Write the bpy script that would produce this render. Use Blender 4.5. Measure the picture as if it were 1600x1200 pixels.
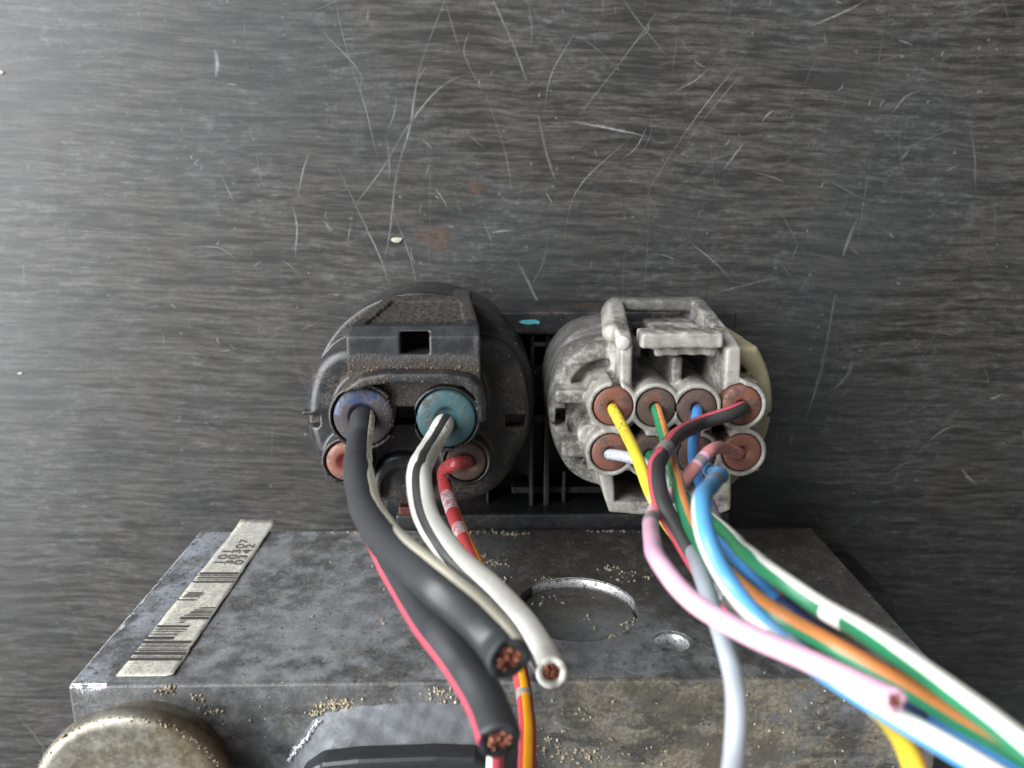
import bpy, bmesh, math, random
import numpy as np
from mathutils import Vector, Matrix

scene = bpy.context.scene
for o in list(bpy.data.objects):
    bpy.data.objects.remove(o)
COL = scene.collection
S = 0.001                       # everything below is written in millimetres

# ------------------------------------------------------------------ camera
F, H = 1256.0, 150.0            # focal length in photo pixels, camera height over the table (mm)
_n = np.array([-20 / F, 314 / F, -1.0]); _n /= np.linalg.norm(_n)
_Z = -_n
_X = np.array([1.0, 0, 0]); _X -= _Z * _X.dot(_Z); _X /= np.linalg.norm(_X)
_Y = np.cross(_Z, _X)
RM = np.array([_X, _Y, _Z])     # camera axes -> world axes
CAM = np.array([0, 0, H])
cd = bpy.data.cameras.new('camera'); cam = bpy.data.objects.new('camera', cd); COL.objects.link(cam)
cd.sensor_width = 36.0; cd.lens = 36.0 * F / 1600
cd.clip_start = 0.002; cd.clip_end = 20
mw = Matrix([list(RM[i]) for i in range(3)]).to_4x4(); mw.translation = Vector(CAM * S)
cam.matrix_world = mw
cd.dof.use_dof = True; cd.dof.focus_distance = 0.112; cd.dof.aperture_fstop = cd.lens / 0.85
scene.camera = cam

# ------------------------------------------------------------------ light: one window at the left, a dim room
w = bpy.data.worlds.new('World'); scene.world = w; w.use_nodes = True
bg = w.node_tree.nodes['Background']; bg.inputs[0].default_value = (0.93, 0.97, 1.0, 1); bg.inputs[1].default_value = 0.185
def area(name, loc, target, sx, sy, power, col):
    l = bpy.data.lights.new(name, 'AREA'); l.shape = 'RECTANGLE'; l.size = sx; l.size_y = sy
    l.energy = power; l.color = col
    o = bpy.data.objects.new(name, l); COL.objects.link(o)
    o.location = loc
    o.rotation_euler = (Vector(target) - Vector(loc)).to_track_quat('-Z', 'Y').to_euler()
    return o
area('window_light', (-0.58, 0.17, 0.48), (0, -0.03, 0.03), 1.15, 0.46, 26, (0.96, 0.985, 1.0))
vs = scene.view_settings
vs.view_transform = 'Standard'; vs.look = 'None'; vs.exposure = 0; vs.gamma = 1; vs.use_curve_mapping = False

# ------------------------------------------------------------------ helpers
def ray(px, py): return RM @ np.array([(px - 800) / F, -(py - 600) / F, -1.0])
def at(px, py, z): d = ray(px, py); return CAM + d * (z - H) / d[2]
def atY(px, py, y): d = ray(px, py); return CAM + d * y / d[1]
def atw(px, py, dist): return CAM + dist * ray(px, py)
def xy(px, py, z): p = at(px, py, z); return (p[0], p[1])

def empty(name, base, label, cat, group=None):
    o = bpy.data.objects.new(name, None); COL.objects.link(o)
    o.empty_display_size = 0.005
    o.location = Vector(base) * S; tag(o, label, cat, group); o['_b'] = [float(v) for v in base]
    return o
def tag(o, label=None, cat=None, group=None, kind=None):
    if label: o['label'] = label
    if cat: o['category'] = cat
    if group: o['group'] = group
    if kind: o['kind'] = kind
    return o
def mk(name, verts, faces, mat, parent=None, base=None, smooth=True):
    """one mesh object; verts in world mm"""
    b = np.array(parent['_b'] if parent is not None else (base if base is not None else (0, 0, 0)), float)
    v = (np.asarray(verts, float) - b) * S
    me = bpy.data.meshes.new(name); me.from_pydata(v.tolist(), [], [list(map(int, f)) for f in faces]); me.update()
    if smooth: me.polygons.foreach_set('use_smooth', [True] * len(me.polygons))
    o = bpy.data.objects.new(name, me); COL.objects.link(o)
    for m in (mat if isinstance(mat, (list, tuple)) else [mat]): me.materials.append(m)
    o['_b'] = [float(x) for x in b]
    if parent is not None: o.parent = parent
    else: o.location = Vector(b) * S
    return o
def from_bm(name, bm, mat, parent=None, base=None, smooth=False):
    bm.verts.ensure_lookup_table(); bm.verts.index_update()
    v = [tuple(x.co) for x in bm.verts]; f = [[x.index for x in fc.verts] for fc in bm.faces]
    bm.free(); return mk(name, v, f, mat, parent, base, smooth)
def bevel_bm(bm, r, seg=2):
    bmesh.ops.recalc_face_normals(bm, faces=bm.faces)
    bmesh.ops.bevel(bm, geom=[e for e in bm.edges if e.calc_face_angle(0) > 0.5], offset=r, segments=seg, profile=0.5, affect='EDGES')
def box_bm(lo, hi, bm=None):
    bm = bm or bmesh.new()
    x0, y0, z0 = lo; x1, y1, z1 = hi
    vs_ = [bm.verts.new(p) for p in ((x0,y0,z0),(x1,y0,z0),(x1,y1,z0),(x0,y1,z0),(x0,y0,z1),(x1,y0,z1),(x1,y1,z1),(x0,y1,z1))]
    for f in ((0,3,2,1),(4,5,6,7),(0,1,5,4),(1,2,6,5),(2,3,7,6),(3,0,4,7)): bm.faces.new([vs_[i] for i in f])
    return bm
def box(name, lo, hi, mat, parent, r=0.25):
    bm = box_bm(lo, hi)
    if r: bevel_bm(bm, r)
    return from_bm(name, bm, mat, parent)
def prism_bm(poly0, z0, poly1, z1):
    bm = bmesh.new(); n = len(poly0)
    a = [bm.verts.new((p[0], p[1], z0)) for p in poly0]; b = [bm.verts.new((p[0], p[1], z1)) for p in poly1]
    bm.faces.new(a[::-1]); bm.faces.new(b)
    for i in range(n): bm.faces.new((a[i], a[(i+1) % n], b[(i+1) % n], b[i]))
    bmesh.ops.recalc_face_normals(bm, faces=bm.faces)
    return bm
def lathe(name, c, prof, mat, parent, seg=56, axis='Z'):
    """prof: (r, h) from bottom to top, about +Z (or +Y) through c"""
    v, f = [], []
    for (r, h) in prof:
        for k in range(seg):
            a = 2 * math.pi * k / seg
            if axis == 'Z': v.append((c[0] + r * math.cos(a), c[1] + r * math.sin(a), c[2] + h))
            else: v.append((c[0] + r * math.sin(a), c[1] + h, c[2] + r * math.cos(a)))
    for i in range(len(prof) - 1):
        for k in range(seg):
            k2 = (k + 1) % seg
            f.append((i*seg + k, i*seg + k2, (i+1)*seg + k2, (i+1)*seg + k))
    if prof[-1][0] > 0.01: f.append([(len(prof)-1)*seg + k for k in range(seg)])
    return mk(name, v, f, mat, parent)

# --- small signed-distance modeller for the moulded plastic housings
class Grid:
    def __init__(s, lo, hi, h):
        s.lo = np.array(lo, float); s.h = h
        s.n = [int(math.ceil((hi[i] - lo[i]) / h)) + 1 for i in range(3)]
        ax = [lo[i] + h * np.arange(s.n[i]) for i in range(3)]
        s.X = ax[0][:, None, None]; s.Y = ax[1][None, :, None]; s.Z = ax[2][None, None, :]
    def poly(s, pts, dx=0.0, dy=0.0, z0=0.0):
        px, py = (s.X, s.Y) if not (dx or dy) else (s.X - dx * (s.Z - z0), s.Y - dy * (s.Z - z0))
        return sd_poly(px, py, pts)
    def circ(s, c, r): return np.sqrt((s.X - c[0])**2 + (s.Y - c[1])**2) - r
    def ext(s, d2, z0, z1, r=0.4):
        dz = np.abs(s.Z - (z0 + z1) / 2) - (z1 - z0) / 2
        a, b = d2 + r, dz + r
        return np.minimum(np.maximum(a, b), 0) + np.sqrt(np.maximum(a, 0)**2 + np.maximum(b, 0)**2) - r
    def box(s, lo, hi, r=0.3):
        q = [np.abs(g - (lo[i] + hi[i]) / 2) - (hi[i] - lo[i]) / 2 + r for i, g in enumerate((s.X, s.Y, s.Z))]
        m = np.maximum(np.maximum(q[0], q[1]), q[2])
        return np.sqrt(np.maximum(q[0], 0)**2 + np.maximum(q[1], 0)**2 + np.maximum(q[2], 0)**2) + np.minimum(m, 0) - r
    def cap(s, a, b, r):
        a = np.array(a, float); ab = np.array(b, float) - a; L = ab.dot(ab)
        t = np.clip(((s.X - a[0]) * ab[0] + (s.Y - a[1]) * ab[1] + (s.Z - a[2]) * ab[2]) / L, 0, 1)
        return np.sqrt((s.X - a[0] - t*ab[0])**2 + (s.Y - a[1] - t*ab[1])**2 + (s.Z - a[2] - t*ab[2])**2) - r
    def mesh(s, d):
        d = np.broadcast_to(d, s.n).astype(np.float32).copy()
        ins = d < 0
        c = np.zeros([k - 1 for k in s.n], np.int8)
        sl = lambda i, n: slice(i, n - 1 + i)
        for i in (0, 1):
            for j in (0, 1):
                for k in (0, 1): c += ins[sl(i, s.n[0]), sl(j, s.n[1]), sl(k, s.n[2])]
        act = (c > 0) & (c < 8); idx = np.argwhere(act)
        ids = -np.ones(act.shape, np.int64); ids[act] = np.arange(len(idx))
        acc = np.zeros((len(idx), 3)); cnt = np.zeros(len(idx))
        for a in range(3):
            for u in (0, 1):
                for v in (0, 1):
                    o0 = [0, 0, 0]; b_, c_ = [q for q in range(3) if q != a]
                    o0[b_] = u; o0[c_] = v; o1 = list(o0); o1[a] = 1
                    p0, p1 = idx + o0, idx + o1
                    d0 = d[p0[:, 0], p0[:, 1], p0[:, 2]]; d1 = d[p1[:, 0], p1[:, 1], p1[:, 2]]
                    m = (d0 < 0) != (d1 < 0)
                    t = np.where(m, d0 / np.where(m, d0 - d1, 1), 0)
                    acc += np.where(m[:, None], p0 + t[:, None] * (p1 - p0), 0); cnt += m
        V = s.lo + s.h * acc / cnt[:, None]
        faces = []
        for a in range(3):
            b_, c_ = (a + 1) % 3, (a + 2) % 3
            lo = [slice(1, -1)] * 3; lo[a] = slice(0, -1); hi = [slice(1, -1)] * 3; hi[a] = slice(1, None)
            e = ins[tuple(lo)] != ins[tuple(hi)]
            pos = np.argwhere(e) + [0 if q == a else 1 for q in range(3)]
            if not len(pos): continue
            inside = ins[pos[:, 0], pos[:, 1], pos[:, 2]]
            q = []
            for (u, v) in ((-1, -1), (0, -1), (0, 0), (-1, 0)):
                p = pos.copy(); p[:, b_] += u; p[:, c_] += v
                q.append(ids[p[:, 0], p[:, 1], p[:, 2]])
            q = np.stack(q, 1); q[~inside] = q[~inside][:, ::-1]
            faces.append(q)
        fc = np.concatenate(faces); fc = fc[(fc >= 0).all(1)]
        return V, fc
def sd_poly(px, py, pts):
    d = None; sgn = None; n = len(pts)
    for i in range(n):
        ax, ay = pts[i]; bx, by = pts[i - 1]
        ex, ey = bx - ax, by - ay; wx, wy = px - ax, py - ay
        t = np.clip((wx * ex + wy * ey) / (ex * ex + ey * ey + 1e-12), 0, 1)
        q = (wx - ex * t)**2 + (wy - ey * t)**2
        d = q if d is None else np.minimum(d, q)
        c1, c2, c3 = py >= ay, py < by, ex * wy > ey * wx
        fl = (c1 & c2 & c3) | (~c1 & ~c2 & ~c3)
        sgn = np.where(fl, -1.0, 1.0) * (1.0 if sgn is None else sgn)
    return np.sqrt(d) * sgn
def U(*a):
    r = a[0]
    for b in a[1:]: r = np.minimum(r, b)
    return r
def SU(a, b, k):
    h = np.clip(0.5 + 0.5 * (b - a) / k, 0, 1); return b + (a - b) * h - k * h * (1 - h)
def SI(a, b, k): return -SU(-a, -b, k)
def D(a, b): return np.maximum(a, -b)
def SD(a, b, k): return -SU(-a, b, k)
def sdf_obj(name, g, d, mat, parent):
    v, f = g.mesh(d); return mk(name, v, f, mat, parent)

# ------------------------------------------------------------------ node materials
class NT:
    def __init__(s, name):
        s.m = bpy.data.materials.new(name); s.m.use_nodes = True; s.t = s.m.node_tree
        s.b = s.t.nodes['Principled BSDF']; s.out = s.t.nodes['Material Output']
        g = s.t.nodes.new('ShaderNodeNewGeometry'); s.geo = g
        v = s.t.nodes.new('ShaderNodeVectorMath'); v.operation = 'SCALE'; v.inputs['Scale'].default_value = 1000
        s.t.links.new(g.outputs['Position'], v.inputs[0]); s.P = v.outputs[0]
        x = s.t.nodes.new('ShaderNodeSeparateXYZ'); s.t.links.new(s.P, x.inputs[0]); s.x, s.y, s.z = x.outputs
    def put(s, sock, val):
        if hasattr(val, 'links') or isinstance(val, bpy.types.NodeSocket): s.t.links.new(val, sock)
        elif isinstance(val, (tuple, list)) and len(val) == 3 and sock.type == 'RGBA': sock.default_value = (*val, 1)
        else: sock.default_value = val
    def node(s, typ, ins, **kw):
        n = s.t.nodes.new(typ)
        for k, v in kw.items(): setattr(n, k, v)
        for k, v in ins.items(): s.put(n.inputs[k], v)
        return n
    def noise(s, scale, detail=4, rough=0.55, stretch=None, vec=None, dist=0.0, off=(0, 0, 0)):
        vec = vec or s.P
        if stretch or off != (0, 0, 0):
            vec = s.node('ShaderNodeMapping', {0: vec, 'Scale': stretch or (1, 1, 1), 'Location': off}).outputs[0]
        return s.node('ShaderNodeTexNoise', {'Vector': vec, 'Scale': scale, 'Detail': detail, 'Roughness': rough, 'Distortion': dist}).outputs[0]
    def vor(s, scale, vec=None, feature='F1', stretch=None):
        vec = vec or s.P
        if stretch: vec = s.node('ShaderNodeMapping', {0: vec, 'Scale': stretch}).outputs[0]
        return s.node('ShaderNodeTexVoronoi', {'Vector': vec, 'Scale': scale}, feature=feature).outputs[0]
    def ramp(s, fac, *stops):
        n = s.t.nodes.new('ShaderNodeValToRGB'); e = n.color_ramp.elements
        while len(e) < len(stops): e.new(0.5)
        for el, (p, c) in zip(e, stops):
            el.position = p; el.color = (c, c, c, 1) if not isinstance(c, (tuple, list)) else (*c, 1)
        s.put(n.inputs[0], fac); return n.outputs[0]
    def mix(s, f, a, b, mode='MIX'):
        n = s.t.nodes.new('ShaderNodeMix'); n.data_type = 'RGBA'; n.blend_type = mode
        s.put(n.inputs[0], f); s.put(n.inputs[6], a); s.put(n.inputs[7], b); return n.outputs[2]
    def math(s, op, a, b=0.0, clamp=False):
        n = s.t.nodes.new('ShaderNodeMath'); n.operation = op; n.use_clamp = clamp
        s.put(n.inputs[0], a); s.put(n.inputs[1], b); return n.outputs[0]
    def rng(s, v, a, b, c=0.0, d=1.0, smooth=True):
        n = s.t.nodes.new('ShaderNodeMapRange'); n.interpolation_type = 'SMOOTHSTEP' if smooth else 'LINEAR'
        for k, q in zip((0, 1, 2, 3, 4), (v, a, b, c, d)): s.put(n.inputs[k], q)
        return n.outputs[0]
    def bump(s, h, dist_mm, strength=1.0):
        n = s.node('ShaderNodeBump', {'Height': h, 'Strength': strength, 'Distance': dist_mm * S}); s.put(s.b.inputs['Normal'], n.outputs[0])
    def set(s, **kw):
        names = dict(col='Base Color', rough='Roughness', metal='Metallic', spec='Specular IOR Level', sss='Subsurface Weight')
        for k, v in kw.items(): s.put(s.b.inputs[names[k]], v)
        return s.m

def m_table():
    n = NT('dark_wood_laminate')
    yy = n.math('ADD', n.y, n.math('MULTIPLY', n.x, 0.035))
    wob = n.math('MULTIPLY', n.noise(0.02, 2), 5.0)
    vec = n.node('ShaderNodeCombineXYZ', {0: n.x, 1: n.math('ADD', yy, wob), 2: 0.0}).outputs[0]
    g1 = n.noise(1.0, 5, 0.6, stretch=(0.06, 0.66, 1), vec=vec, dist=0.2)
    g2 = n.noise(1.0, 5, 0.65, stretch=(0.20, 1.7, 1), vec=vec, dist=0.12)
    fib = n.ramp(g1, (0.40, 0.0), (0.50, 0.6), (0.62, 1.0))
    fib2 = n.ramp(g2, (0.40, 0.0), (0.60, 1.0))
    grain = n.math('MULTIPLY', n.math('ADD', n.math('MULTIPLY', fib, 0.75), 0.25), n.math('ADD', n.math('MULTIPLY', fib2, 0.6), 0.4))
    c = n.mix(grain, (0.007, 0.0065, 0.0062), (0.078, 0.071, 0.066))
    tone = n.noise(0.022, 3)
    c = n.mix(n.rng(tone, 0.35, 0.7), c, n.mix(0.5, c, (0.045, 0.047, 0.048)))
    # fine grey scuffing left on the high grain
    sc = n.math('MULTIPLY', n.ramp(n.noise(0.75, 7, 0.72, stretch=(0.45, 1, 1)), (0.50, 0.0), (0.68, 1.0)), n.rng(n.noise(0.05, 3, off=(31, 7, 0)), 0.34, 0.62))
    sc = n.math('MULTIPLY', sc, n.math('ADD', n.math('MULTIPLY', grain, 0.75), 0.25))
    c = n.mix(n.math('MULTIPLY', sc, 0.8), c, (0.125, 0.13, 0.135))
    dots = n.math('MULTIPLY', n.rng(n.vor(0.33), 0.16, 0.05), n.rng(n.noise(0.4, 3, off=(5, 9, 2)), 0.55, 0.66))
    c = n.mix(n.math('MULTIPLY', dots, 0.35), c, (0.22, 0.225, 0.23))
    mott = n.noise(1.3, 5, 0.75)
    c = n.mix(n.rng(mott, .46, .68, 0, .45), c, (0.016, 0.015, 0.0145))
    hgt = n.math('ADD', grain, n.math('MULTIPLY', mott, 0.5))
    n.bump(hgt, 0.06, 0.30)
    return n.set(col=c, rough=n.math('ADD', n.math('MULTIPLY', n.noise(0.12, 4), 0.2), 0.31), spec=0.45)
def m_scratch(name='scratch_grey', col=(0.24, 0.24, 0.24), lo=0.36, hi=0.66, top=0.72, sc=2.2, soft=False):
    n = NT(name); a = n.rng(n.noise(sc, 5, 0.7), lo, hi, 0.10, top)
    if soft: a = n.math('MULTIPLY', n.node('ShaderNodeAttribute', {}, attribute_name='soft').outputs['Fac'], n.rng(n.noise(1.2, 5, 0.75), .3, .6, .45, 1.1))
    n.set(col=col, rough=0.7)
    n.put(n.b.inputs['Alpha'], a); return n.m
def m_alu():
    n = NT('grimy_cast_aluminium')
    big, mid, fine = n.noise(0.06, 5, 0.6), n.noise(0.35, 6, 0.65), n.noise(1.8, 6, 0.7)
    c = n.mix(n.rng(mid, 0.36, 0.66), (0.088, 0.089, 0.092), (0.25, 0.255, 0.265))
    c = n.mix(n.math('MULTIPLY', n.rng(big, 0.42, 0.64), 0.55), c, (0.27, 0.282, 0.30))
    # oily dark film plus the connectors' shade painted into the right and back
    oil_shade = n.math('MULTIPLY', n.rng(n.math('ADD', n.x, n.math('MULTIPLY', mid, 14)), -16, 16), n.rng(n.math('ADD', n.z, n.math('MULTIPLY', big, 22)), 78, 54))
    c = n.mix(n.math('MULTIPLY', oil_shade, 0.88), c, n.mix(n.rng(fine, .35, .65), (0.026, 0.023, 0.019), (0.065, 0.058, 0.046)))
    # white oxide down the left end of the sticker face
    ox = n.math('MULTIPLY', n.rng(n.math('ADD', n.x, n.math('MULTIPLY', mid, 16)), -36, -42), n.rng(n.noise(0.22, 5, 0.6, off=(3, 8, 1)), 0.42, 0.56))
    c = n.mix(n.math('MULTIPLY', ox, 0.85), c, (0.36, 0.39, 0.44))
    flk = n.math('MULTIPLY', n.rng(n.math('ADD', n.x, n.math('MULTIPLY', mid, 16)), -36, -40), n.rng(n.noise(0.9, 6, 0.75, off=(9, 1, 1)), 0.54, 0.60))
    c = n.mix(n.math('MULTIPLY', flk, 0.8), c, (0.05, 0.05, 0.06))
    # tan road dirt on the camera-side face, right half
    front = n.rng(n.z, 64.9, 65.3)
    tan = n.math('MULTIPLY', front, n.math('MULTIPLY', n.rng(n.math('ADD', n.x, n.math('MULTIPLY', mid, 30)), 12, 34), n.rng(n.noise(0.16, 6, 0.7, off=(2, 5, 0)), 0.38, 0.56)))
    c = n.mix(n.math('MULTIPLY', front, n.rng(n.noise(0.5, 5, .7, off=(4, 2, 9)), .36, .66, .4, .85)), c, (0.085, 0.083, 0.08))  # camera-side face painted darker to offset the stronger light it gets
    c = n.mix(n.math('MULTIPLY', tan, 0.85), c, n.mix(n.rng(fine, .35, .65), (0.12, 0.10, 0.07), (0.285, 0.245, 0.18)))
    blk = n.math('MULTIPLY', front, n.rng(n.noise(0.2, 6, 0.7, stretch=(0.5, 1.2, 1), off=(7, 3, 0)), 0.50, 0.62))
    c = n.mix(n.math('MULTIPLY', blk, 0.75), c, (0.035, 0.034, 0.034))
    # blotchy stains and dried brown film
    st = n.rng(n.noise(0.11, 7, 0.72, off=(12, 6, 3)), 0.50, 0.60)
    c = n.mix(n.math('MULTIPLY', st, n.rng(fine, 0.3, 0.6, 0.3, 0.75)), c, (0.055, 0.05, 0.043))
    dst = n.math('MULTIPLY', n.rng(n.noise(0.3, 6, 0.7, off=(8, 8, 8)), 0.53, 0.62), n.rng(n.noise(3.0, 4, 0.8), 0.5, 0.6))
    c = n.mix(n.math('MULTIPLY', dst, 0.6), c, (0.30, 0.27, 0.21))
    # pits and pale specks
    c = n.mix(n.math('MULTIPLY', n.rng(n.vor(0.7), 0.22, 0.10), n.rng(fine, 0.48, 0.6)), c, (0.03, 0.03, 0.032))
    c = n.mix(n.math('MULTIPLY', n.rng(n.vor(1.05), 0.15, 0.06), n.rng(n.noise(0.8, 3, off=(1, 1, 7)), 0.56, 0.62)), c, (0.5, 0.5, 0.5))
    n.bump(n.math('ADD', mid, n.math('MULTIPLY', fine, 0.8)), 0.16, 0.8)
    return n.set(col=c, rough=n.rng(mid, 0.3, 0.7, 0.42, 0.62), metal=0.2)
def m_cast():
    n = NT('blue_grey_cast_boss'); f, g = n.noise(0.35, 6, 0.65, off=(6, 2, 1)), n.noise(2.0, 6, 0.7)
    c = n.mix(n.rng(f, .36, .66), (0.075, 0.08, 0.088), (0.125, 0.133, 0.145))
    c = n.mix(n.math('MULTIPLY', n.rng(g, .58, .66), .5), c, (0.06, 0.06, 0.06))
    n.bump(n.math('ADD', f, n.math('MULTIPLY', g, .5)), .1, .6)
    return n.set(col=c, rough=n.rng(g, .35, .65, .45, .62), metal=.15)
def m_bright(name='machined_rim', col=(0.62, 0.62, 0.63), rough=0.3):
    n = NT(name); f = n.noise(1.6, 6, 0.75)
    c = n.mix(n.rng(f, 0.5, 0.62), col, (0.12, 0.11, 0.10))
    n.bump(f, 0.06, 0.6)
    return n.set(col=c, rough=n.rng(f, 0.35, 0.65, rough, 0.6), metal=0.75)
def m_chip():
    n = NT('chipped_bare_edge'); f = n.noise(1.4, 5, 0.7)
    n.set(col=(0.72, 0.73, 0.75), rough=0.4, metal=0.5); n.put(n.b.inputs['Alpha'], n.rng(n.math('ADD', f, n.math('MULTIPLY', n.noise(0.25, 3), 0.5)), 0.66, 0.76)); return n.m
def m_cap():
    n = NT('zinc_plated_cap')
    f, g = n.noise(0.3, 5, 0.6), n.noise(1.5, 6, 0.7)
    c = n.mix(n.rng(f, 0.35, 0.65), (0.30, 0.28, 0.24), (0.17, 0.15, 0.115))
    c = n.mix(n.math('MULTIPLY', n.rng(n.math('ADD', n.x, n.math('MULTIPLY', f, 12)), -36, -26), 0.7), c, (0.16, 0.105, 0.04))
    n.bump(g, 0.08, 0.6)
    return n.set(col=c, rough=n.rng(g, 0.35, 0.65, 0.34, 0.58), metal=0.7)
def m_blackplastic(name='black_plastic', base=(0.021, 0.022, 0.024), dust=0.35, seed=0, tint=(0.13, 0.092, 0.06)):
    n = NT(name)
    f, g, k = n.noise(0.4, 5, 0.6, off=(seed, 0, 0)), n.noise(2.4, 6, 0.75, off=(0, seed, 0)), n.noise(6.0, 3, 0.7)
    d = n.math('MULTIPLY', n.rng(n.noise(0.16, 4, 0.6, off=(seed, 4, 1)), 0.42, 0.62), n.rng(g, 0.44, 0.60))
    c = n.mix(n.math('MULTIPLY', d, dust), base, tint)
    c = n.mix(n.math('MULTIPLY', n.rng(f, 0.4, 0.65), 0.35), c, (0.034, 0.035, 0.037))
    spk = n.math('MULTIPLY', n.rng(n.vor(1.5), 0.16, 0.07), n.rng(n.noise(0.7, 3), 0.52, 0.6))
    c = n.mix(n.math('MULTIPLY', spk, dust), c, (0.34, 0.28, 0.20))
    n.bump(n.math('ADD', g, n.math('MULTIPLY', k, 0.5)), 0.05, 0.6)
    return n.set(col=c, rough=n.math('ADD', n.rng(f, 0.35, 0.65, 0.28, 0.42), n.math('MULTIPLY', d, 0.35)))
def m_dusty():
    """black latch box: caked brown grit on the ramp and along the ledge over the hood"""
    n = NT('dust_caked_black_plastic')
    f, g, k = n.noise(0.4, 5, 0.6), n.noise(2.2, 6, 0.75), n.noise(7.0, 4, 0.8)
    ramp = n.rng(n.math('ADD', n.z, n.math('MULTIPLY', f, 4)), 42.6, 40.6)
    yl = n.math('ADD', n.y, n.math('MULTIPLY', f, 2.0))
    ledge = n.rng(yl, -21.2, -22.9)
    right = n.rng(n.math('ADD', n.x, n.math('MULTIPLY', f, 6)), -.8, 2.0)
    d = n.math('MAXIMUM', n.math('MAXIMUM', n.math('MULTIPLY', ramp, 0.6), n.math('MULTIPLY', ledge, 0.75)), n.math('MULTIPLY', right, 0.5))
    d = n.math('MULTIPLY', d, n.rng(g, 0.36, 0.60))
    c = n.mix(n.math('MULTIPLY', n.rng(f, 0.4, 0.65), 0.4), (0.014, 0.015, 0.017), (0.030, 0.032, 0.036))
    c = n.mix(n.math('MULTIPLY', d, 0.72), c, n.mix(n.rng(k, 0.4, 0.68), (0.055, 0.036, 0.024), (0.26, 0.19, 0.13)))
    n.bump(n.math('ADD', n.math('MULTIPLY', g, 0.4), n.math('MULTIPLY', n.math('MULTIPLY', k, d), 2.2)), 0.14, 0.8)
    return n.set(col=c, rough=n.math('ADD', n.rng(f, 0.35, 0.65, 0.36, 0.48), n.math('MULTIPLY', d, 0.35)))
def m_greyplastic():
    n = NT('soiled_grey_plastic')
    f, g, k = n.noise(0.28, 6, 0.62), n.noise(1.3, 7, 0.72), n.noise(4.5, 5, 0.75)
    c = n.mix(n.rng(f, 0.38, 0.66), (0.27, 0.253, 0.226), (0.39, 0.37, 0.335))
    # the side skirt and rear collar turn darker grey toward low z
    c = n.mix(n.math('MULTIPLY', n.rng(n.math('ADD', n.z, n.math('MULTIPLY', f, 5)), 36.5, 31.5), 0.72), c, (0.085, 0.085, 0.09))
    dark_blotch = n.math('MULTIPLY', n.rng(n.noise(0.13, 6, 0.68, off=(4, 4, 4)), 0.42, 0.56), n.math('MULTIPLY', n.rng(g, 0.34, 0.56, 0.3, 1), n.rng(n.z, 43.4, 40.0, .5, 1)))  # dark blotches, stronger toward lower z
    c = n.mix(n.math('MULTIPLY', dark_blotch, 0.85), c, (0.062, 0.057, 0.05))
    # yellowed plastic at the right rim
    c = n.mix(n.math('MULTIPLY', n.math('MULTIPLY', n.rng(n.math('ADD', n.x, n.math('MULTIPLY', f, 5)), 35.0, 37.5), n.rng(n.z, 41.5, 39.5)), 0.85), c, (0.36, 0.31, 0.185))
    c = n.mix(n.math('MULTIPLY', n.rng(n.math('ADD', k, n.math('MULTIPLY', f, 0.3)), 0.76, 0.84), 0.6), c, (0.05, 0.045, 0.04))
    n.bump(n.math('ADD', g, n.math('MULTIPLY', k, 0.6)), 0.06, 0.6)
    return n.set(col=c, rough=n.rng(g, 0.35, 0.65, 0.36, 0.58))
def m_seal(name, base, side=0.0, seed=0):
    """rubber plug, dirt caked over part of its face"""
    n = NT(name)
    g, k = n.noise(0.5, 5, 0.65, off=(seed, 0, 0)), n.noise(5.0, 5, 0.8)
    d = n.math('MULTIPLY', n.rng(n.math('ADD', g, side), 0.46, 0.60), n.rng(k, 0.30, 0.55, 0.55, 1.0))
    c = n.mix(n.math('MULTIPLY', d, 0.85), base, n.mix(n.rng(k, 0.45, 0.66), (0.05, 0.036, 0.028), (0.13, 0.098, 0.08)))
    n.bump(n.math('MULTIPLY', k, n.math('ADD', d, 0.15)), 0.10, 0.8)
    return n.set(col=c, rough=n.math('ADD', 0.42, n.math('MULTIPLY', d, 0.4)))
_ins = {}
def m_ins(name, col, dirt=0.35, rough=0.30):
    if name in _ins: return _ins[name]
    n = NT('insulation_' + name)
    g, k = n.noise(0.35, 5, 0.65), n.noise(2.2, 6, 0.75)
    # handling dirt: heavier close to the plugs (low z)
    low = n.rng(n.math('ADD', n.z, n.math('MULTIPLY', g, 10)), 62, 50)
    d = n.math('MULTIPLY', n.rng(k, 0.50, 0.60), n.math('ADD', n.math('MULTIPLY', low, dirt), 0.06))
    c = n.mix(n.math('MULTIPLY', n.rng(g, .42, .68), .16), col, tuple(.45*v + .03 for v in col)); c = n.mix(d, c, (0.06, 0.05, 0.04))
    n.bump(k, 0.03, 0.4)
    _ins[name] = n.set(col=c, rough=n.rng(g, 0.3, 0.7, rough - 0.06, rough + 0.12)); return _ins[name]
def m_copper():
    n = NT('copper_strands'); k = n.noise(3, 4)
    return n.set(col=n.mix(n.rng(k, 0.4, 0.6), (0.42, 0.17, 0.11), (0.16, 0.055, 0.035)), rough=0.42, metal=0.75)
def m_plain(name, col, rough=0.5, metal=0.0, var=0.3):
    n = NT(name); k = n.noise(1.2, 5, 0.65)
    return n.set(col=n.mix(n.math('MULTIPLY', n.rng(k, 0.35, 0.7), var), col, tuple(0.35 * v for v in col)), rough=rough, metal=metal)
def m_sticker():
    n = NT('aged_label_film'); f, g = n.noise(0.5, 4), n.noise(2.0, 5, 0.7)
    c = n.mix(n.rng(f, 0.4, 0.62), (0.46, 0.445, 0.41), (0.64, 0.625, 0.54))
    c = n.mix(n.math('MULTIPLY', n.rng(n.math('ADD', g, n.math('MULTIPLY', f, .3)), 0.62, 0.76), 0.6), c, (0.20, 0.175, 0.145))
    return n.set(col=c, rough=0.38)

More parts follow.
